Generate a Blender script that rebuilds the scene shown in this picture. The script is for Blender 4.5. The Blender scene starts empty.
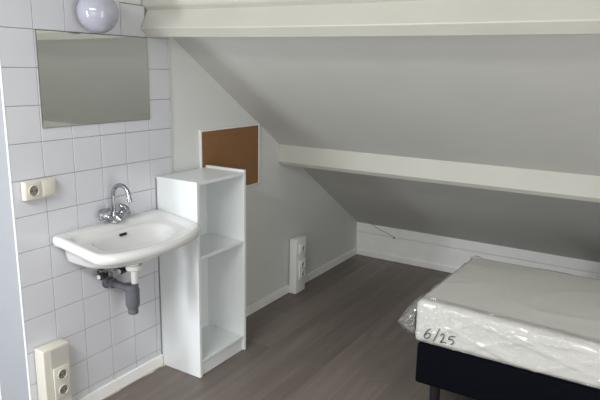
import bpy, bmesh, math, random
from mathutils import Vector, Matrix, noise
random.seed(4)
PI = math.pi
sc = bpy.context.scene
COL = sc.collection

# ------------------------------------------------------------------ helpers
def obj(name, bm, mat, parent=None, smooth=False, angle=None):
    if parent is not None:
        bmesh.ops.translate(bm, verts=bm.verts, vec=-world_loc(parent))
    bmesh.ops.recalc_face_normals(bm, faces=bm.faces)
    me = bpy.data.meshes.new(name)
    bm.to_mesh(me); bm.free()
    if smooth:
        for p in me.polygons: p.use_smooth = True
        if angle is not None:
            me.set_sharp_from_angle(angle=math.radians(angle))
    me.materials.append(mat)
    o = bpy.data.objects.new(name, me)
    COL.objects.link(o)
    if parent is not None: o.parent = parent
    return o

def world_loc(o):
    v = Vector((0, 0, 0))
    while o is not None:
        v += o.location; o = o.parent
    return v

def tag(o, label, cat, group=None):
    o['label'] = label; o['category'] = cat
    if group: o['group'] = group
    return o

def thing(name, label, cat, loc, group=None):
    o = bpy.data.objects.new(name, None)
    o.empty_display_size = .05
    o.location = loc
    COL.objects.link(o)
    return tag(o, label, cat, group)

def struct(name, bm, mat, **k):
    o = obj(name, bm, mat, **k); o['kind'] = 'structure'
    return o

def copy_tree(o, parent=None):
    c = o.copy(); COL.objects.link(c); c.parent = parent
    for ch in list(o.children): copy_tree(ch, c)
    return c

def B(): return bmesh.new()

def add_box(bm, x0, x1, y0, y1, z0, z1, bev=0, seg=1):
    r = bmesh.ops.create_cube(bm, size=1)
    vs = r['verts']
    bmesh.ops.scale(bm, verts=vs, vec=(x1-x0, y1-y0, z1-z0))
    bmesh.ops.translate(bm, verts=vs, vec=((x0+x1)/2, (y0+y1)/2, (z0+z1)/2))
    if bev:
        es = list({e for v in vs for e in v.link_edges})
        bmesh.ops.bevel(bm, geom=es, offset=bev, segments=seg, profile=.5, affect='EDGES')
    return bm

def box(*a, **k): return add_box(B(), *a, **k)

def loft(bm, rings, cap0=True, cap1=True, closed=True):
    R = [[bm.verts.new(p) for p in r] for r in rings]
    n = len(R[0])
    for a, b in zip(R, R[1:]):
        for i in range(n if closed else n-1):
            j = (i+1) % n
            bm.faces.new((a[i], a[j], b[j], b[i]))
    if cap0: bm.faces.new(R[0][::-1])
    if cap1: bm.faces.new(R[-1])
    return bm

def circle(c, axis, r, n=24, up=None):
    a = Vector(axis).normalized()
    u = a.orthogonal().normalized() if up is None else (Vector(up) - a*a.dot(Vector(up))).normalized()
    w = a.cross(u)
    return [Vector(c) + r*(math.cos(2*PI*i/n)*u + math.sin(2*PI*i/n)*w) for i in range(n)]

def add_lathe(bm, base, axis, prof, n=28):
    """prof: list of (distance along axis, radius)"""
    a = Vector(axis).normalized(); b = Vector(base); u = a.orthogonal().normalized()
    return loft(bm, [circle(b + a*h, a, max(r, 1e-4), n, u) for h, r in prof])

def smooth_path(pts, n=8):
    P = [Vector(p) for p in pts]; out = []
    for i in range(len(P)-1):
        p0 = P[max(i-1, 0)]; p1 = P[i]; p2 = P[i+1]; p3 = P[min(i+2, len(P)-1)]
        for k in range(n):
            t = k/n
            out.append(.5*((2*p1) + (p2-p0)*t + (2*p0-5*p1+4*p2-p3)*t*t + (3*p1-p0-3*p2+p3)*t**3))
    out.append(P[-1]); return out

def add_tube(bm, pts, r, n=12, radii=None):
    P = [Vector(p) for p in pts]
    up = None; rings = []
    for i, p in enumerate(P):
        d = (P[min(i+1, len(P)-1)] - P[max(i-1, 0)]).normalized()
        if up is None: up = d.orthogonal().normalized()
        up = (up - d*d.dot(up)).normalized()
        rings.append(circle(p, d, radii[i] if radii else r, n, up))
    return loft(bm, rings)

def extrude_yz(bm, prof, stations):
    """prof list of (y,z); stations list of (x, dz)"""
    return loft(bm, [[Vector((x, y, z+dz)) for y, z in prof] for x, dz in stations])

# ------------------------------------------------------------------ materials
def mat(name, col, rough=.5, metal=0, spec=.5, noise_amt=0, noise_scale=8, bump=0, bump_scale=60, coat=0):
    m = bpy.data.materials.new(name); m.use_nodes = True
    nt = m.node_tree; p = nt.nodes['Principled BSDF']
    p.inputs['Base Color'].default_value = (*col, 1)
    p.inputs['Roughness'].default_value = rough
    p.inputs['Metallic'].default_value = metal
    p.inputs['Specular IOR Level'].default_value = spec
    p.inputs['Coat Weight'].default_value = coat
    tc = nt.nodes.new('ShaderNodeTexCoord')
    if noise_amt:
        n = nt.nodes.new('ShaderNodeTexNoise'); n.inputs['Scale'].default_value = noise_scale
        n.inputs['Detail'].default_value = 4
        nt.links.new(tc.outputs['Object'], n.inputs['Vector'])
        r = nt.nodes.new('ShaderNodeValToRGB')
        r.color_ramp.elements[0].position = .3; r.color_ramp.elements[1].position = .7
        r.color_ramp.elements[0].color = (*[c*(1-noise_amt) for c in col], 1)
        r.color_ramp.elements[1].color = (*[min(1, c*(1+noise_amt)) for c in col], 1)
        nt.links.new(n.outputs['Fac'], r.inputs['Fac'])
        nt.links.new(r.outputs['Color'], p.inputs['Base Color'])
    if bump:
        n = nt.nodes.new('ShaderNodeTexNoise'); n.inputs['Scale'].default_value = bump_scale
        n.inputs['Detail'].default_value = 3
        nt.links.new(tc.outputs['Object'], n.inputs['Vector'])
        b = nt.nodes.new('ShaderNodeBump'); b.inputs['Strength'].default_value = bump
        b.inputs['Distance'].default_value = .003
        nt.links.new(n.outputs['Fac'], b.inputs['Height'])
        nt.links.new(b.outputs['Normal'], p.inputs['Normal'])
    return m

M = dict(
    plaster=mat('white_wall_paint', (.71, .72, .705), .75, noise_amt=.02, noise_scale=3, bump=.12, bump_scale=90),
    endpaint=mat('darkened_blue_grey_paint', (.335, .345, .375), .7, noise_amt=.012, noise_scale=5),  # bluish wall paint darkened to offset the strong window light on this face
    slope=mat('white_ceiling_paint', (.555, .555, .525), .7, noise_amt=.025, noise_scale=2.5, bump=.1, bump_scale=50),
    beam=mat('cream_gloss_paint', (.53, .52, .465), .45, noise_amt=.02, noise_scale=6, bump=.15, bump_scale=14),
    trim=mat('white_trim_paint', (.92, .92, .905), .45, noise_amt=.03, noise_scale=9),
    tile=mat('white_glazed_tile', (.635, .642, .685), .14, noise_amt=.012, noise_scale=4),
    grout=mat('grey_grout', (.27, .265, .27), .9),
    edge=mat('white_tile_edging', (.85, .86, .9), .35),
    china=mat('white_sanitary_china', (.72, .72, .715), .07, noise_amt=.006, coat=.4),
    chrome=mat('brushed_chrome', (.42, .43, .45), .2, metal=1),
    dark=mat('dark_hole', (.012, .012, .014), .6),
    blackplastic=mat('black_plastic', (.02, .02, .022), .4),
    pvc=mat('grey_pvc', (.115, .12, .135), .4, noise_amt=.04, noise_scale=20),
    whiteplastic=mat('white_plastic', (.8, .8, .79), .35),
    socket=mat('cream_socket_plastic', (.62, .60, .525), .35, noise_amt=.01),
    socket_white=mat('white_socket_plastic', (.90, .905, .89), .35, noise_amt=.01),
    recess_white=mat('white_recess_shade', (.5, .5, .48), .5),  # both recess tones: socket plastic darkened, shade of the dish put into the colour
    recess=mat('cream_recess_shade', (.2, .19, .17), .5),
    lid=mat('grey_cover_strip', (.50, .485, .46), .45),
    shelf=mat('white_melamine', (.80, .825, .835), .35, noise_amt=.01),
    cork=mat('brown_cork', (.25, .122, .048), .9, noise_amt=.16, noise_scale=160, bump=.3, bump_scale=240),
    boardframe=mat('white_board_frame', (.78, .78, .77), .4),
    opal=mat('opal_glass', (.40, .40, .475), .12, coat=.5, noise_amt=.01),
    lampbase=mat('grey_lamp_base', (.32, .30, .285), .5),
    boxfabric=mat('black_bed_fabric', (.0014, .0018, .0045), .9, spec=.12, noise_amt=.25, noise_scale=300, bump=.2, bump_scale=500),
    leg=mat('black_painted_leg', (.01, .01, .012), .35),
    mattress=mat('white_mattress_ticking', (.84, .83, .795), .85, noise_amt=.02, noise_scale=30),
    ink=mat('black_marker_ink', (.02, .02, .022), .6),
    silver=mat('dull_wire', (.36, .36, .36), .5, metal=.4),
    caulk=mat('yellowed_caulk', (.52, .49, .41), .7, noise_amt=.12, noise_scale=40),
    mirror=mat('mirror_silvering', (.70, .71, .68), .03, metal=1),
    glassedge=mat('mirror_edge', (.16, .165, .16), .4),
    frame=mat('white_window_frame', (.8, .8, .8), .4),
)

def floor_material():
    m = bpy.data.materials.new('grey_brown_laminate'); m.use_nodes = True
    nt = m.node_tree; N = nt.nodes; L = nt.links; p = N['Principled BSDF']
    tc = N.new('ShaderNodeTexCoord')
    mp = N.new('ShaderNodeMapping'); mp.inputs['Rotation'].default_value = (0, 0, PI/2)
    L.new(tc.outputs['Object'], mp.inputs['Vector'])
    br = N.new('ShaderNodeTexBrick')
    br.offset = .37; br.offset_frequency = 2
    br.inputs['Scale'].default_value = 1
    br.inputs['Brick Width'].default_value = 1.28; br.inputs['Row Height'].default_value = .19
    br.inputs['Mortar Size'].default_value = .0012; br.inputs['Mortar Smooth'].default_value = .3
    br.inputs['Bias'].default_value = 0
    br.inputs['Color1'].default_value = (.24, .24, .24, 1); br.inputs['Color2'].default_value = (.72, .72, .72, 1)
    br.inputs['Mortar'].default_value = (.05, .05, .05, 1)
    L.new(mp.outputs['Vector'], br.inputs['Vector'])
    # long soft grain
    mp2 = N.new('ShaderNodeMapping'); mp2.inputs['Scale'].default_value = (14, .9, 1)
    L.new(tc.outputs['Object'], mp2.inputs['Vector'])
    ad = N.new('ShaderNodeVectorMath'); ad.operation = 'MULTIPLY_ADD'
    ad.inputs[1].default_value = (7, 7, 7)
    L.new(br.outputs['Color'], ad.inputs[0]); L.new(mp2.outputs['Vector'], ad.inputs[2])
    n1 = N.new('ShaderNodeTexNoise'); n1.inputs['Scale'].default_value = 1.4; n1.inputs['Detail'].default_value = 6
    n1.inputs['Roughness'].default_value = .65
    L.new(ad.outputs['Vector'], n1.inputs['Vector'])
    mx = N.new('ShaderNodeMix'); mx.data_type = 'FLOAT'; mx.inputs['Factor'].default_value = .62
    L.new(br.outputs['Color'], mx.inputs['A']); L.new(n1.outputs['Fac'], mx.inputs['B'])
    r = N.new('ShaderNodeValToRGB'); e = r.color_ramp.elements
    e[0].position = .12; e[0].color = (.088, .070, .059, 1)
    e[1].position = .78; e[1].color = (.27, .228, .20, 1)
    k = e.new(.45); k.color = (.168, .139, .121, 1)
    L.new(mx.outputs['Result'], r.inputs['Fac'])
    L.new(r.outputs['Color'], p.inputs['Base Color'])
    p.inputs['Roughness'].default_value = .42
    p.inputs['Specular IOR Level'].default_value = .45
    b = N.new('ShaderNodeBump'); b.inputs['Strength'].default_value = .12; b.inputs['Distance'].default_value = .002
    L.new(n1.outputs['Fac'], b.inputs['Height']); L.new(b.outputs['Normal'], p.inputs['Normal'])
    return m

def wrap_material(name, body, gloss, ior, bump, add):
    m = bpy.data.materials.new(name); m.use_nodes = True
    nt = m.node_tree; N = nt.nodes; L = nt.links
    for n in list(N):
        if n.type == 'BSDF_PRINCIPLED': N.remove(n)
    out = [n for n in N if n.type == 'OUTPUT_MATERIAL'][0]
    tr = N.new('ShaderNodeBsdfTransparent'); tr.inputs['Color'].default_value = (.99, .99, .985, 1)
    df = N.new('ShaderNodeBsdfDiffuse'); df.inputs['Color'].default_value = (.88, .88, .86, 1)
    gl = N.new('ShaderNodeBsdfGlossy'); gl.inputs['Roughness'].default_value = .12
    tc = N.new('ShaderNodeTexCoord')
    mp = N.new('ShaderNodeMapping'); mp.inputs['Scale'].default_value = (4, 4, 9)
    mp.inputs['Rotation'].default_value = (.2, .5, .1)
    L.new(tc.outputs['Object'], mp.inputs['Vector'])
    vo = N.new('ShaderNodeTexNoise'); vo.inputs['Scale'].default_value = 2.2; vo.inputs['Detail'].default_value = 3
    vo.inputs['Distortion'].default_value = 1.4
    L.new(mp.outputs['Vector'], vo.inputs['Vector'])
    sb = N.new('ShaderNodeMath'); sb.operation = 'SUBTRACT'; sb.inputs[1].default_value = .5
    L.new(vo.outputs['Fac'], sb.inputs[0])
    ab = N.new('ShaderNodeMath'); ab.operation = 'ABSOLUTE'; L.new(sb.outputs[0], ab.inputs[0])
    mr_ = N.new('ShaderNodeMapRange'); mr_.inputs['From Max'].default_value = .10; mr_.interpolation_type = 'SMOOTHSTEP'
    L.new(ab.outputs[0], mr_.inputs['Value'])
    bp = N.new('ShaderNodeBump'); bp.inputs['Strength'].default_value = bump; bp.inputs['Distance'].default_value = .03
    L.new(mr_.outputs['Result'], bp.inputs['Height']); L.new(bp.outputs['Normal'], gl.inputs['Normal'])
    fr = N.new('ShaderNodeFresnel'); fr.inputs['IOR'].default_value = 1.5
    m1 = N.new('ShaderNodeMixShader'); m1.inputs['Fac'].default_value = body
    L.new(tr.outputs[0], m1.inputs[1]); L.new(df.outputs[0], m1.inputs[2])
    m2 = N.new('ShaderNodeMixShader')
    fr.inputs['IOR'].default_value = ior
    fm = N.new('ShaderNodeMath'); fm.operation = 'MULTIPLY'; fm.inputs[1].default_value = gloss
    fm.operation = 'MULTIPLY_ADD'; fm.inputs[2].default_value = add
    L.new(fr.outputs[0], fm.inputs[0]); L.new(fm.outputs[0], m2.inputs['Fac']); L.new(m1.outputs[0], m2.inputs[1]); L.new(gl.outputs[0], m2.inputs[2])
    L.new(m2.outputs[0], out.inputs['Surface'])
    return m
M['floor'] = floor_material(); M['wrap'] = wrap_material('clear_plastic_sheet', .10, .6, 1.35, 1.0, .16); M['wraptop'] = wrap_material('smooth_plastic_sheet', .22, .5, 1.3, .12, .01); M['bag'] = wrap_material('gathered_plastic_sheet', .16, 1.0, 1.45, .5, .10)

# ------------------------------------------------------------------ the setting
XL, XR, YF, YK = -1.7, 3.7, -2.7, 3.207
A = (.772, 1.866)                                  # where the roof slope changes pitch, at the upper beam
def roof(y): return A[1] - .648*(y - A[0])
FL = .1                                            # pitch of the flatter part
def flat(y): return 2.12 + FL*(.735 - y)

struct('floor', box(XL, XR, YF, YK+.1, -.1, 0), M['floor'])
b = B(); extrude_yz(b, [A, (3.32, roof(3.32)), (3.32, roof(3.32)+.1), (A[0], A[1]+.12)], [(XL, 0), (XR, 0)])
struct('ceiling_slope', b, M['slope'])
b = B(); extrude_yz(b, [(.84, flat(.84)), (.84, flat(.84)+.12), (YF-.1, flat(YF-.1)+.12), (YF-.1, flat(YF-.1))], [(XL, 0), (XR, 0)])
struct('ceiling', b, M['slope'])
# partition that carries the tiles, and the walls out of sight
b = B(); pr_ = [(0.0, 0), (3.3, 0), (3.3, roof(3.3)+.02), (.80, roof(.80)+.02), (.79, flat(.79)+.03), (0, flat(0)+.03)]
extrude_yz(b, pr_, [(-.225, 0), (-.008, 0)])
struct('wall_left', b, M['plaster'])
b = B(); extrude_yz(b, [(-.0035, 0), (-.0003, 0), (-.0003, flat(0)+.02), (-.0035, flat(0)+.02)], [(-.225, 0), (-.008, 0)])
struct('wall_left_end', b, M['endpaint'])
b = B(); extrude_yz(b, [(.03, 0), (.13, 0), (.13, flat(.13)+.03), (.03, flat(.03)+.03)], [(XL, 0), (-.2255, 0)])
struct('wall_left_recess', b, M['plaster'])
b = B(); extrude_yz(b, [(YF-.1, 0), (3.3, 0), (3.3, roof(3.3)+.05), (.82, roof(.82)+.05), (.80, flat(.8)+.05), (YF-.1, flat(YF-.1)+.05)], [(XR, 0), (XR+.1, 0)])
struct('wall_right', b, M['plaster'])
b = B(); extrude_yz(b, [(YF-.1, 0), (.13, 0), (.13, flat(.13)+.05), (YF-.1, flat(YF-.1)+.05)], [(XL-.1, 0), (XL, 0)])
struct('wall_side', b, M['plaster'])
# front wall with two windows (behind the camera)
W1 = (-.66, -.26, .30, 2.05); W2 = (.8, 2.9, .55, 1.75)
b = B(); zt = flat(YF)+.05
for x0, x1, z0, z1 in ((XL, W1[0], 0, zt), (W1[1], W2[0], 0, zt), (W2[1], XR, 0, zt),
                       (W1[0], W1[1], 0, W1[2]), (W1[0], W1[1], W1[3], zt), (W2[0], W2[1], 0, W2[2]), (W2[0], W2[1], W2[3], zt)):
    add_box(b, x0, x1, YF-.1, YF, z0, z1)
struct('wall_front', b, M['plaster'])
for i, (x0, x1, z0, z1) in enumerate((W1, W2)):
    b = B(); t = .05
    add_box(b, x0, x0+t, YF-.09, YF-.02, z0, z1); add_box(b, x1-t, x1, YF-.09, YF-.02, z0, z1)
    add_box(b, x0+t, x1-t, YF-.09, YF-.02, z0, z0+t); add_box(b, x0+t, x1-t, YF-.09, YF-.02, z1-t, z1)
    struct('window_%d' % (i+1), b, M['frame'])

# low knee wall: lower panel, set-back upper board, strip along the floor
b = B(); add_box(b, -.008, XR, 3.2, YK+.1, 0, .21); struct('wall_back', b, M['trim'])
b = B(); extrude_yz(b, [(3.2, .2135), (3.3, .2135), (3.3, .33), (3.195, .313)], [(-.008, 0), (XR, 0)])
struct('trim_3', b, M['trim'])
b = B(); add_box(b, -.008, XR, 3.188, 3.2, 0, .048, bev=.002); struct('baseboard_back', b, M['trim'])
b = B(); add_box(b, -.008, .004, 1.19, 3.19, 0, .062, bev=.002); struct('baseboard_left', b, M['trim'])

# tiled patch of the left wall: bevelled tiles on a grey bed, one mesh for the tiles
b = B(); zc = 1.747
extrude_yz(b, [(.001, 0), (.909, 0), (.909, roof(.909)+.01), (A[0], A[1]+.01), (A[0]-.03, 1.896), (.001, 1.896)], [(-.0079, 0), (-.0026, 0)])
struct('wall_left_grout', b, M['grout'])
b = B(); g = .00125
for j in range(-1, 12):
    z1 = zc - .15*j; z0 = max(z1 - .15, .004)
    for i in range(0, 7):
        y0 = .15*i if i else .0; y1 = min(.15*(i+1), .910)
        yc = (y0+y1)/2
        top = min(z1-g, roof(y1) + .01)
        if top - z0 < .01 or y1 - y0 < .006: continue
        d = random.uniform(-.0004, .0003)
        add_box(b, -.0075, 0+d, y0+g, y1-g, z0+g, top, bev=.0013)
struct('wall_left_tiled', b, M['tile'])
b = B(); add_box(b, -.008, .0015, -.004, .0005, 0, flat(0)+.01, bev=.0008); struct('trim_4', b, M['edge'])

# baseboard under the tiles, ragged caulk on the floor joint
b = B(); add_box(b, .0006, .013, .0, .7775, .003, .066, bev=.002); struct('baseboard_tiled', b, M['trim'])
struct('gap_strip', box(.0004, .004, .7785, .7825, .004, 1.05), M['grout'])  # thin dark strip standing in for the dark gap beside the shelf unit
b = B(); ring = []
for k in range(45):
    y = .02 + .76*k/44; w = .002 + .016*max(0, noise.noise(Vector((y*16, 2.3, 0)))) ; 
    ring.append([Vector((.012, y, .001)), Vector((.012+w, y, .001)), Vector((.012+w*.7, y, .0045)), Vector((.012, y, .009))])
loft(b, ring); struct('trim_5', b, M['caulk'])

# roof beams
st = [(.002, 0), (.25, -.004), (.5, -.008), (.8, -.0105), (1.1, -.012), (1.6, -.013), (2.2, -.013), (XR, -.013)]
b = B(); prof = [(.765, 1.875), (.722, 1.793), (.7225, 1.788), (.726, 1.784), (.756, 1.7515), (.7605, 1.750), (.79, 1.77), (.83, 1.85), (.80, 1.90)]
rings = []
for k, (x, dz) in enumerate(st):
    rings.append([Vector((x + ((.006*math.sin(9*i)) if k == 0 else 0), y, z+dz)) for i, (y, z) in enumerate(prof)])
loft(b, rings); struct('trim_1', b, M['beam'])
b = B(); extrude_yz(b, [(.768, 1.872), (.741, 1.889), (.735, 1.897), (.735, 2.16), (.80, 2.16), (.80, 1.88)], [(x, dz) for x, dz in st])
struct('trim_6', b, M['beam'])
b = B(); prof = [(1.94, 1.12), (1.926, 1.004), (1.9245, .998), (1.927, .993), (1.945, .972), (2.06, .972), (2.12, 1.02), (2.06, 1.10)]
extrude_yz(b, prof, [(-.006, 0), (1, 0), (2, .002), (XR, .003)]); struct('trim_2', b, M['beam'])

# ------------------------------------------------------------------ washbasin
CY = .4635
def plan(hw, x0, x1, z, n=96, p=2.3, xm=None, tilt=.05, cy=CY, pb=9):
    xm = (x0 + .43*(x1-x0)) if xm is None else xm
    out = []
    for i in range(n):
        t = 2*PI*i/n; c, s = math.cos(t), math.sin(t)
        q = p if s >= 0 else pb
        y = cy + hw*math.copysign(abs(c)**(2/q), c)
        x = xm + ((x1-xm) if s >= 0 else (xm-x0))*math.copysign(abs(s)**(2/q), s)
        out.append(Vector((x, y, z - tilt*max(0, x-.07))))
    return out
def oval(cx, cy, rx, ry, z, n=96): return plan(ry, cx-rx, cx+rx, z, n, p=2, xm=cx, tilt=0, cy=cy, pb=2)
basin = thing('washbasin', 'white ceramic washbasin with a broad curved front mounted on the tiled wall', 'sink', (.001, CY, .72))
b = B(); DX, DY = .165, .465
ZR, TL = .8895, .150                                 # rim height at the wall, fall of the rim towards the front
def rp(hw, x0, x1, dz, **k): return plan(hw, x0, x1, ZR+dz, tilt=k.pop('tilt', TL), **k)
rings = [oval(DX, DY, .030, .030, .716), oval(DX, DY, .05, .06, .722),
    plan(.20, .003, .255, .740, tilt=0), plan(.242, .002, .272, .754, tilt=0), plan(.257, .002, .278, .770, tilt=0), plan(.264, .002, .290, .800, tilt=0),
    rp(.285, .002, .340, -.050, p=2.2, xm=.25), rp(.303, .002, .366, -.047, p=2.1, pb=22, xm=.275), rp(.314, .0015, .379, -.040, p=2.1, pb=22, xm=.275), rp(.3175, .0015, .385, -.027, p=2.1, pb=22, xm=.275),
    rp(.318, .0015, .385, -.013, p=2.1, pb=22, xm=.275), rp(.315, .0015, .380, -.005, p=2.1, pb=22, xm=.275), rp(.308, .0015, .372, -.0005, p=2.1, pb=22, xm=.275), rp(.300, .004, .362, .0005, p=2.1, pb=22, xm=.275),
    rp(.286, .050, .348, -.002, p=2.15, pb=8, xm=.245), rp(.279, .058, .340, -.008, p=2.15, pb=8, xm=.245), rp(.273, .066, .334, -.020, p=2.15, pb=7, xm=.24), rp(.265, .074, .327, -.028, p=2.3, pb=6, tilt=.13),
    plan(.224, .093, .314, .864, tilt=.12, p=2.2, pb=4), plan(.214, .098, .308, .855, tilt=.10, p=2.1, pb=3), plan(.204, .102, .300, .836, tilt=.05, p=2.1, pb=2.8),
    plan(.188, .106, .288, .803, tilt=0, p=2.1, pb=2.6), plan(.155, .115, .262, .775, tilt=0, p=2, pb=2.2),
    oval(.18, DY, .05, .07, .768), oval(DX+.01, DY, .022, .022, .764)]
loft(b, rings)
obj('bowl', b, M['china'], basin, smooth=True)
b = B(); add_lathe(b, (DX+.01, DY, .7645), (0, 0, 1), [(0, .022), (.002, .022), (.003, .019), (.0015, .014), (.001, .001)])
o = obj('drain', b, M['chrome'], basin, smooth=True)
# overflow slot in the back of the bowl
b = B(); add_box(b, -.004, .004, -.022, .022, -.0065, .0065, bev=.0045, seg=3)
bmesh.ops.rotate(b, verts=b.verts, cent=(0, 0, 0), matrix=Matrix.Rotation(math.radians(-20), 3, 'Y'))
bmesh.ops.translate(b, verts=b.verts, vec=(.1065, .460, .842))
o = obj('overflow_slot', b, M['dark'], basin); o['label'] = 'small black overflow slot'

# mixer tap
TX, TY, TZ = .040, .470, .8901
tap = thing('mixer_tap', 'chrome mixer tap with gooseneck spout and two handles on the basin rim', 'faucet', (TX, TY, TZ))
b = B(); add_lathe(b, (TX, TY, TZ), (0, 0, 1), [(0, .027), (.004, .027), (.007, .025), (.03, .023), (.042, .018), (.05, .013), (.056, .0125)])
add_tube(b, [(TX, TY-.052, TZ+.034), (TX, TY-.02, TZ+.024), (TX, TY+.02, TZ+.024), (TX, TY+.052, TZ+.034)], .014, 16, radii=[.012, .016, .016, .012])
add_tube(b, [(TX, TY, TZ+.03), (TX+.02, TY+.004, TZ+.022), (TX+.04, TY+.006, TZ+.012)], .018, 14, radii=[.020, .019, .013])
obj('body', b, M['chrome'], tap, smooth=True, angle=50)
b = B(); path = [(TX, TY, TZ+.05), (TX, TY, TZ+.10)]
for k in range(13):
    t = PI*k/12; path.append((TX+.054-.054*math.cos(t), TY, TZ+.128+.055*math.sin(t)))
path += [(TX+.109, TY, TZ+.122)]
add_tube(b, smooth_path(path, 3), .0100, 14)
add_lathe(b, (TX+.109, TY, TZ+.125), (.08, 0, -1), [(0, .0115), (.012, .0115), (.014, .009)])
obj('spout', b, M['chrome'], tap, smooth=True, angle=50)
for s in (-1, 1):
    b = B(); d = Vector((.25, s*.75, .62)).normalized(); base = Vector((TX+.002, TY+s*.041, TZ+.034))
    add_lathe(b, base, d, [(0, .014), (.01, .016), (.014, .020), (.03, .027), (.040, .025), (.044, .012)], 20)
    for k in range(4):
        u = d.orthogonal().normalized(); u.rotate(Matrix.Rotation(k*PI/2+.4, 3, d))
        add_tube(b, [base + d*.022, base + d*.026 + u*.030, base + d*.027 + u*.036], .009, 10, radii=[.011, .0105, .005])
    obj('handle', b, M['chrome'], tap, smooth=True, angle=50)

# trap
trap = thing('drain_trap', 'grey plastic bottle trap with white tailpiece under the washbasin', 'drain pipe', (DX, DY, .45))
b = B(); add_lathe(b, (DX, DY, .7155), (0, 0, -1), [(0, .024), (.012, .024), (.0125, .036), (.016, .0385), (.032, .0385), (.036, .034), (.040, .020), (.042, .0165), (.125, .0165)])
o = obj('tailpiece', b, M['whiteplastic'], trap, smooth=True, angle=40); o['label'] = 'white tailpiece and flange'
by = DY - .018
b = B(); add_lathe(b, (DX, by, .613), (0, 0, -1), [(0, .026), (.002, .030), (.026, .030), (.028, .0335), (.098, .0335), (.108, .031), (.118, .026)])
obj('bottle', b, M['pvc'], trap, smooth=True, angle=40)
b = B(); add_lathe(b, (DX, by, .4985), (0, 0, -1), [(0, .022), (.004, .0245), (.030, .0245), (.033, .021)], 14)
obj('cleanout_cap', b, M['pvc'], trap, smooth=True, angle=30)
b = B(); add_tube(b, [(DX-.02, by+.002, .586), (.04, .442, .592), (.03, .442, .5925)], .018, 20)
add_lathe(b, (.052, .442, .592), (-1, 0, 0), [(0, .020), (.004, .024), (.030, .024), (.034, .020)])
add_lathe(b, (DX-.026, by+.002, .586), (-1, 0, 0), [(0, .019), (.004, .0225), (.020, .0225), (.024, .019)])
obj('waste_arm', b, M['pvc'], trap, smooth=True, angle=40)
b = B(); add_lathe(b, (.0015, .442, .5935), (1, 0, 0), [(0, .034), (.004, .033), (.012, .026), (.02, .024)])
obj('wall_flange', b, M['pvc'], trap, smooth=True, angle=40)

# angle valves with supply tubes
def valve(y, z, label, ty):
    v = thing('angle_valve', label, 'valve', (.001, y, z), 'stop valves under the washbasin')
    b = B(); add_lathe(b, (.0012, y, z), (1, 0, 0), [(0, .022), (.003, .021), (.006, .011), (.05, .011), (.055, .0135), (.07, .0135), (.074, .009)])
    add_lathe(b, (.058, y, z), (0, 0, 1), [(0, .0105), (.026, .0105), (.027, .0125), (.04, .0125), (.042, .006)])
    obj('body', b, M['chrome'], v, smooth=True, angle=40)
    b = B(); add_lathe(b, (.06, y-.008, z), (0, -1, 0), [(0, .010), (.018, .010), (.019, .016), (.045, .017), (.05, .012)], 12)
    o = obj('knob', b, M['blackplastic'], v, smooth=True, angle=30); o['label'] = 'black knob'
    b = B(); add_lathe(b, (.06, y-.0585, z), (0, -1, 0), [(0, .011), (.003, .0105), (.004, .006)], 14)
    obj('knob_cap', b, M['whiteplastic'], v, smooth=True, angle=30)
    b = B(); add_tube(b, smooth_path([(.058, y, z+.04), (.058, y+.002, z+.065), (.054, ty, .718)], 5), .005, 10)
    obj('supply_tube', b, M['chrome'], v, smooth=True)
    return v
valve(.405, .655, 'chrome stop valve with black knob left of the white tailpiece, nearer the wall sockets', .43)
valve(.525, .648, 'chrome stop valve half hidden behind the white tailpiece, nearer the shelf unit', .49)

# ------------------------------------------------------------------ mirror
mr = thing('wall_mirror', 'frameless rectangular mirror on the tiles above the washbasin', 'mirror', (.001, .453, 1.346))
b = B(); add_box(b, .001, .0048, .156, .754, 1.352, 1.746); obj('edge', b, M['glassedge'], mr)
b = B(); add_box(b, .0048, .0056, .1580, .7520, 1.3540, 1.7440); obj('glass', b, M['mirror'], mr)

# ------------------------------------------------------------------ wall lamp
lp = thing('wall_lamp', 'round opal glass wall lamp above the mirror', 'lamp', (.001, .41, 1.85))
b = B(); add_lathe(b, (.0012, .42, 1.83), (1, 0, 0), [(0, .068), (.012, .070), (.022, .066)], 40)
obj('base', b, M['lampbase'], lp, smooth=True, angle=40)
b = B(); prof = []
for k in range(25):
    t = PI*(.22 + .78*k/24); prof.append((.0 - math.cos(t)*.086, math.sin(t)*.086))
add_lathe(b, (.083, .403, 1.829), (1, 0, 0), prof, 48)
obj('globe', b, M['opal'], lp, smooth=True)

# ------------------------------------------------------------------ sockets
def socket_face(root, x, y, z, r, mt, name='socket'):
    b = B(); add_lathe(b, (x-.001, y, z), (1, 0, 0), [(0, r*1.14), (.004, r*1.14), (.005, r*1.08), (.005, r), (.0012, r*.94)], 28)
    o = obj(name, b, mt, root, smooth=True, angle=35)
    b = B(); add_lathe(b, (x+.0003, y, z), (1, 0, 0), [(0, r*.93), (.0004, r*.93)], 28)
    obj('recess', b, M['recess_white'] if mt is M['socket_white'] else M['recess'], o)
    for s in (-1, 1):
        b = B(); add_lathe(b, (x+.0008, y+s*r*.46, z), (1, 0, 0), [(0, r*.16), (.0006, r*.16)], 10)
        obj('pin_hole', b, M['dark'], o)
    for s in (-1, 1):
        b = B(); add_box(b, x+.0004, x+.003, y-r*.13, y+r*.13, z+s*r*.86-r*.08, z+s*r*.86+r*.08)
        obj('earth_clip', b, M['chrome'], o)
    return o

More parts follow.
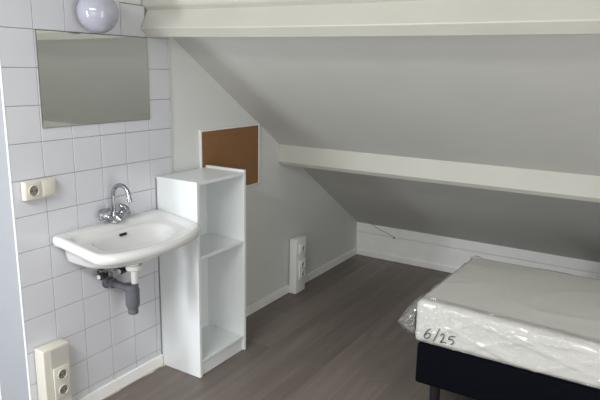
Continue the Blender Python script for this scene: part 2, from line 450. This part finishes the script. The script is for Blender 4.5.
ws = thing('wall_socket', 'cream double wall plate with socket and switch on the tiles beside the mirror', 'socket', (.001, .12, 1.066))
b = B(); add_box(b, .0012, .030, .046, .192, 1.066, 1.146, bev=.005, seg=3); obj('back_box', b, M['socket'], ws, smooth=True, angle=40)
b = B(); add_box(b, .0302, .034, .050, .118, 1.0705, 1.1415, bev=.0016, seg=2); obj('socket_plate', b, M['socket'], ws, smooth=True, angle=40)
socket_face(ws, .0345, .084, 1.106, .0215, M['socket'])
b = B(); add_box(b, .0302, .0325, .120, .188, 1.0705, 1.1415, bev=.001, seg=2); obj('switch_plate', b, M['socket'], ws, smooth=True, angle=40)
b = B(); add_box(b, .0326, .0375, .127, .181, 1.078, 1.134, bev=.0022, seg=2); obj('rocker_switch', b, M['socket'], ws, smooth=True, angle=40)

for o_ in [ws]: o_.location.y -= .012

def trunk(y0, y1, top, label, mt, singles, doubles, lid, x0=.0014):
    t = thing('socket_column', label, 'socket column', (x0, (y0+y1)/2, 0), 'socket columns rising from the floor')
    b = B(); add_box(b, x0, .066, y0, y1, .001, top, bev=.006, seg=3); obj('column', b, mt, t, smooth=True, angle=40)
    yc = (y0+y1)/2 + (.012 if lid else .006)
    hw = .040
    if lid:
        b = B(); add_box(b, .0662, .0685, yc-.043, yc+.043, lid[0], lid[1], bev=.0012); o = obj('cover_strip', b, M['lid'], t); o['label'] = 'greyer snap-in cover strip'
        b = B(); add_box(b, .0662, .0685, yc-.043, yc+.043, .004, doubles[0]-.004, bev=.0012); obj('cover_strip', b, mt, t)
    for z0, z1, n in [(*s, 1) for s in singles] + [(*doubles, 2)]:
        b = B(); add_box(b, .0662, .078, yc-hw, yc+hw, z0, z1, bev=.004, seg=2); o = obj('socket_plate', b, mt, t, smooth=True, angle=40)
        for k in range(n):
            zz = z0 + (z1-z0)*(k+.5)/n
            socket_face(t, .0785, yc, zz, .0215, mt)
    return t
trunk(.030, .160, .413, 'cream floor socket column with one double socket on the tiled wall', M['socket'], [], (.168, .318), (.322, .405))
trunk(2.066, 2.196, .415, 'white floor socket column with three sockets on the plain wall beyond the shelf unit', M['socket_white'], [(.300, .378)], (.108, .252), None, x0=.0046)

# ------------------------------------------------------------------ shelf unit
sh = thing('shelf_unit', 'narrow white open shelf unit standing between washbasin and corkboard', 'shelf', (.15, .98, 0))
T = .018; xb, xf = .004, .277; ya, yb = .7835, 1.184
S = M['shelf']
obj('side_panel', box(xb, xf, ya, ya+T, .0015, 1.058, bev=.0012), S, sh)
obj('side_panel', box(xb, xf, yb-T, yb, .0015, 1.068, bev=.0012), S, sh)
obj('top_panel', box(xb, xf-.001, ya+T+.0003, yb-T-.0003, 1.040, 1.0565, bev=.001), S, sh)
obj('back_panel', box(xb+.001, xb+.006, ya+T+.0003, yb-T-.0003, .09, 1.0395), S, sh)
obj('shelf', box(xb+.0065, xf-.004, ya+T+.0003, yb-T-.0003, .652, .668, bev=.001), S, sh)
obj('shelf', box(xb+.0065, xf-.004, ya+T+.0003, yb-T-.0003, .078, .094, bev=.001), S, sh)
obj('plinth', box(xf-.030, xf-.014, ya+T+.0003, yb-T-.0003, .0015, .069), S, sh)

# ------------------------------------------------------------------ corkboard
cb = thing('corkboard', 'brown corkboard in a thin white frame on the wall above the shelf unit', 'corkboard', (-.0075, 1.41, .885))
y0, y1, z0, z1 = 1.128, 1.690, .882, 1.268; f = .010
obj('cork_panel', box(-.0072, .003, y0+f*.8, y1-f*.8, z0+f*.8, z1-f*.8), M['cork'], cb)
b = B()
add_box(b, -.0072, .007, y0, y0+f, z0, z1, bev=.001); add_box(b, -.0072, .007, y1-f, y1, z0, z1, bev=.001)
add_box(b, -.0072, .007, y0+f, y1-f, z1-f, z1, bev=.001); add_box(b, -.0072, .007, y0+f, y1-f, z0, z0+f*.6, bev=.001)
obj('frame', b, M['boardframe'], cb)

# ------------------------------------------------------------------ wire end at the knee wall
b = B(); add_tube(b, smooth_path([(.115, 3.191, .305), (.19, 3.189, .275), (.27, 3.187, .247), (.352, 3.186, .219)], 4), .0026, 8)
add_lathe(b, (.350, 3.186, .222), (.2, 0, -1), [(0, .004), (.003, .008), (.016, .008), (.019, .003)], 10)
tag(obj('loose_wire', b, M['silver'], smooth=True), 'short grey wire end hanging against the low white back wall', 'wire')

# ------------------------------------------------------------------ bed
BX0, BX1, BY0, BY1 = 1.338, 3.34, 1.100, 1.905
bed = thing('bed_base', 'black fabric box bed base on round legs under the wrapped mattress', 'bed', ((BX0+BX1)/2, (BY0+BY1)/2, 0))
b = B(); add_box(b, BX0, BX1, BY0, BY1, .168, .371, bev=.014, seg=3); obj('box', b, M['boxfabric'], bed, smooth=True, angle=40)
for x in (BX0+.085, BX1-.085):
    for y in (BY0+.06, BY1-.06):
        b = B(); add_lathe(b, (x, y, .0005), (0, 0, 1), [(0, .022), (.003, .024), (.16, .026), (.167, .026)], 20)
        obj('leg', b, M['leg'], bed, smooth=True, angle=40)

MZ0, MZ1 = .3725, .586
mt = thing('mattress', 'white single mattress in clear crinkled plastic wrap lying on the black bed base', 'mattress', ((BX0+BX1)/2, (BY0+BY1)/2, MZ0))
def rbox(bm, x0, x1, y0, y1, z0, z1, r, nx, ny, nz, disp=None):
    """rounded, gridded box: grid of a cube projected on a rounded box"""
    def side(n, a, b2, r):
        inner = [a + r + (b2-a-2*r)*i/n for i in range(n+1)]
        arc = [a + r*(1-math.cos(t))for t in (0, .35, .75, 1.15)]
        return inner
    hx, hy, hz = (x1-x0)/2-r, (y1-y0)/2-r, (z1-z0)/2-r
    c = Vector(((x0+x1)/2, (y0+y1)/2, (z0+z1)/2))
    res = {0: nx, 1: ny, 2: nz}
    cache = {}
    half = (hx+r, hy+r, hz+r)
    def samples(ax, n):
        h = half[ax]; e = [1-math.cos(k*PI/2/5) for k in range(5)]
        ins = [-h + r + 2*(h-r)*i/n for i in range(n+1)]
        return [-h + r*v for v in (0, .12, .3, .52, .76)] + ins + [h - r*v for v in (.76, .52, .3, .12, 0)]
    S3 = [samples(0, nx), samples(1, ny), samples(2, nz)]
    def V(p):
        key = tuple(round(v, 6) for v in p)
        if key in cache: return cache[key]
        q = Vector((max(-hx, min(hx, p[0])), max(-hy, min(hy, p[1])), max(-hz, min(hz, p[2]))))
        d = Vector(p) - q
        nrm = d.normalized() if d.length > 1e-9 else Vector((0, 0, 1))
        w = q + nrm*r + c
        if disp: w = disp(w, nrm)
        cache[key] = bm.verts.new(w); return cache[key]
    for ax in range(3):
        u, v = [(1, 2), (2, 0), (0, 1)][ax]
        for sgn in (-1, 1):
            for i in range(len(S3[u])-1):
                for j in range(len(S3[v])-1):
                    vs = []
                    for di, dj in ((0, 0), (1, 0), (1, 1), (0, 1)):
                        p = [0, 0, 0]; p[ax] = sgn*half[ax]; p[u] = S3[u][i+di]; p[v] = S3[v][j+dj]
                        vs.append(V(p))
                    if len(set(vs)) == 4:
                        try: bm.faces.new(vs if sgn > 0 else vs[::-1])
                        except ValueError: pass
    return bm
MX0, MY0 = BX0 - .020, BY0 - .006
def skew(w):
    f = max(0, 1 - (w.x-MX0)/1.2); w = w.copy()
    w.x += .05*(w.y-MY0)*f
    u = max(0, min(1, (w.z-MZ0)/(MZ1-MZ0)))
    w.z -= .022*u*min(1, max(0, (w.x-MX0-.05)/.7))*max(0, 1-(w.y-MY0)/.35)
    return w
def ridge(p, ang, freq, seed):
    u = p.x*math.cos(ang) + p.y*math.sin(ang); v = -p.x*math.sin(ang) + p.y*math.cos(ang)
    n = noise.noise(Vector((u*.9 + seed, v*freq + seed*3.1, p.z*freq*.7 + seed)))
    return max(0, 1 - abs(n)*5)**2
b = B(); rbox(b, MX0, BX1, MY0, BY1, MZ0, MZ1, .034, 40, 20, 4, lambda w, n: skew(w))
obj('mattress_core', b, M['mattress'], mt, smooth=True)

def wrapd(w, n):
    d = .0025
    if n.z > -.5:
        if n.z > .6:
            d += .010*ridge(w, .75, 2.6, 1.7) + .006*ridge(w, .45, 4, 5.2)
        else:
            q = Vector((w.x, w.z*1.3, w.y))
            d += .006*ridge(q, .55, 9, 2.2) + .005*ridge(q, -.35, 11, 7.9) + .003*ridge(q, .1, 20, 4.4)
            d += .002*noise.noise(Vector((w.x*14, w.z*24, w.y*14)))
    if n.z < -.5: d = .0002
    if w.z < MZ0 + .012: d = min(d, .002)
    return skew(w) + n*max(d, .0004)
b = B(); rbox(b, MX0, BX1, MY0, BY1, MZ0+.0004, MZ1, .034, 190, 60, 20, wrapd)
wr = obj('plastic_wrap', b, M['wrap'], mt, smooth=True); wr['label'] = 'clear crinkled plastic wrap'
wr.data.materials.append(M['wraptop'])
for p in wr.data.polygons:
    if p.normal.z > .75 and p.center.y > MY0 + .06 - mt.location.y: p.material_index = 1
# bag corner sticking out at the left
b = B(); tip = Vector((1.232, 1.105, .452)); N1, N2 = 12, 18
rim = []
for k in range(N2):
    t = 2*PI*k/N2
    rim.append(Vector((MX0+.004, 1.182 + .088*math.cos(t)*(1 if math.cos(t) < 0 else 1.4), (MZ0+MZ1)/2 - .001 + .102*math.sin(t))))
rings = []
for i in range(N1+1):
    s = i/N1; ring = []
    for k, r0 in enumerate(rim):
        q = r0.lerp(tip, s)
        rad = (r0 - Vector((MX0+.004, 1.190, .482))).normalized()
        puff = .020*math.sin(PI*min(1, s*1.05))*(1-s) + (.008*(1 if k % 2 else -1) + .004*noise.noise(r0*30))*math.sin(PI*s)
        q = q + rad*puff
        ring.append(q)
    rings.append(ring)
loft(b, rings, cap0=False)
fl = obj('bag_corner', b, M['bag'], mt, smooth=True); fl['label'] = 'loose pointed corner of clear plastic'

# handwriting on the wrapped front face
strokes = [[(1.402, .463), (1.388, .45), (1.378, .432), (1.375, .42), (1.382, .412), (1.394, .416), (1.403, .43), (1.4, .439), (1.389, .437), (1.38, .428)],
 [(1.444, .475), (1.433, .442), (1.42, .408)],
 [(1.452, .443), (1.458, .453), (1.466, .452), (1.467, .442), (1.46, .424), (1.452, .411), (1.463, .414), (1.478, .414)],
 [(1.517, .455), (1.495, .45), (1.49, .434), (1.503, .439), (1.511, .432), (1.509, .42), (1.5, .413)]]
b = B()
for s in strokes:
    add_tube(b, smooth_path([(x, MY0-.0085, z) for x, z in s], 5), .0019, 6)
hw_ = obj('handwriting', b, M['ink'], mt); hw_['label'] = 'handwritten 6/25 in black marker'

# ------------------------------------------------------------------ light, camera, world
def area(name, loc, sx, sy, energy, col, rot):
    l = bpy.data.lights.new(name, 'AREA'); l.shape = 'RECTANGLE'; l.size = sx; l.size_y = sy
    l.energy = energy; l.color = col
    o = bpy.data.objects.new(name, l); COL.objects.link(o); o.location = loc; o.rotation_euler = rot
    return o
DOWN = (-PI/2, 0, PI)
area('window_and_fill_light', ((W1[0]+W1[1])/2, YF-.01, 1.2), .28, 1.6, 54, (.90, .95, 1.0), (PI/2, 0, 0))
area('window_and_fill_light', ((W2[0]+W2[1])/2, YF-.01, 1.15), 2.0, 1.1, 17, (.94, .97, 1.0), (PI/2, 0, 0))
area('window_and_fill_light', (XR-.01, -.7, .95), 2.2, .8, 28, (1, .98, .93), (0, PI/2, 0))  # added fill light at the right wall, which has no window
area('ceiling_fill_light', (1.0, -1.45, flat(-1.45)-.02), 1.2, .8, 106, (.97, .98, .98), (math.radians(8), 0, 0))  # added fill light from above, the ceiling has no opening here
w = bpy.data.worlds.new('sky'); sc.world = w; w.use_nodes = True
w.node_tree.nodes['Background'].inputs['Color'].default_value = (.75, .85, 1, 1)
w.node_tree.nodes['Background'].inputs['Strength'].default_value = .6

cam = bpy.data.cameras.new('camera'); co = bpy.data.objects.new('camera', cam); COL.objects.link(co)
Rm = Matrix(((0.8497656148016401, -0.13157391741075905, 0.5104769379295966),
             (0.5268169468342346, 0.1769900379196069, -0.8313473588130724),
             (0.019034296126879728, 0.9753783013448692, 0.2197154178398762)))
co.matrix_world = Matrix.Translation((2.18267436, -1.34757389, 1.61480361)) @ Rm.to_4x4()
cam.sensor_width = 36; cam.lens = 584.449*36/600; cam.clip_start = .05
sc.camera = co
sc.view_settings.view_transform = 'Standard'
sc.view_settings.look = 'None'
sc.view_settings.exposure = -.12
sc.cycles.diffuse_bounces = 8
sc.cycles.max_bounces = 16
sc.cycles.transparent_max_bounces = 16
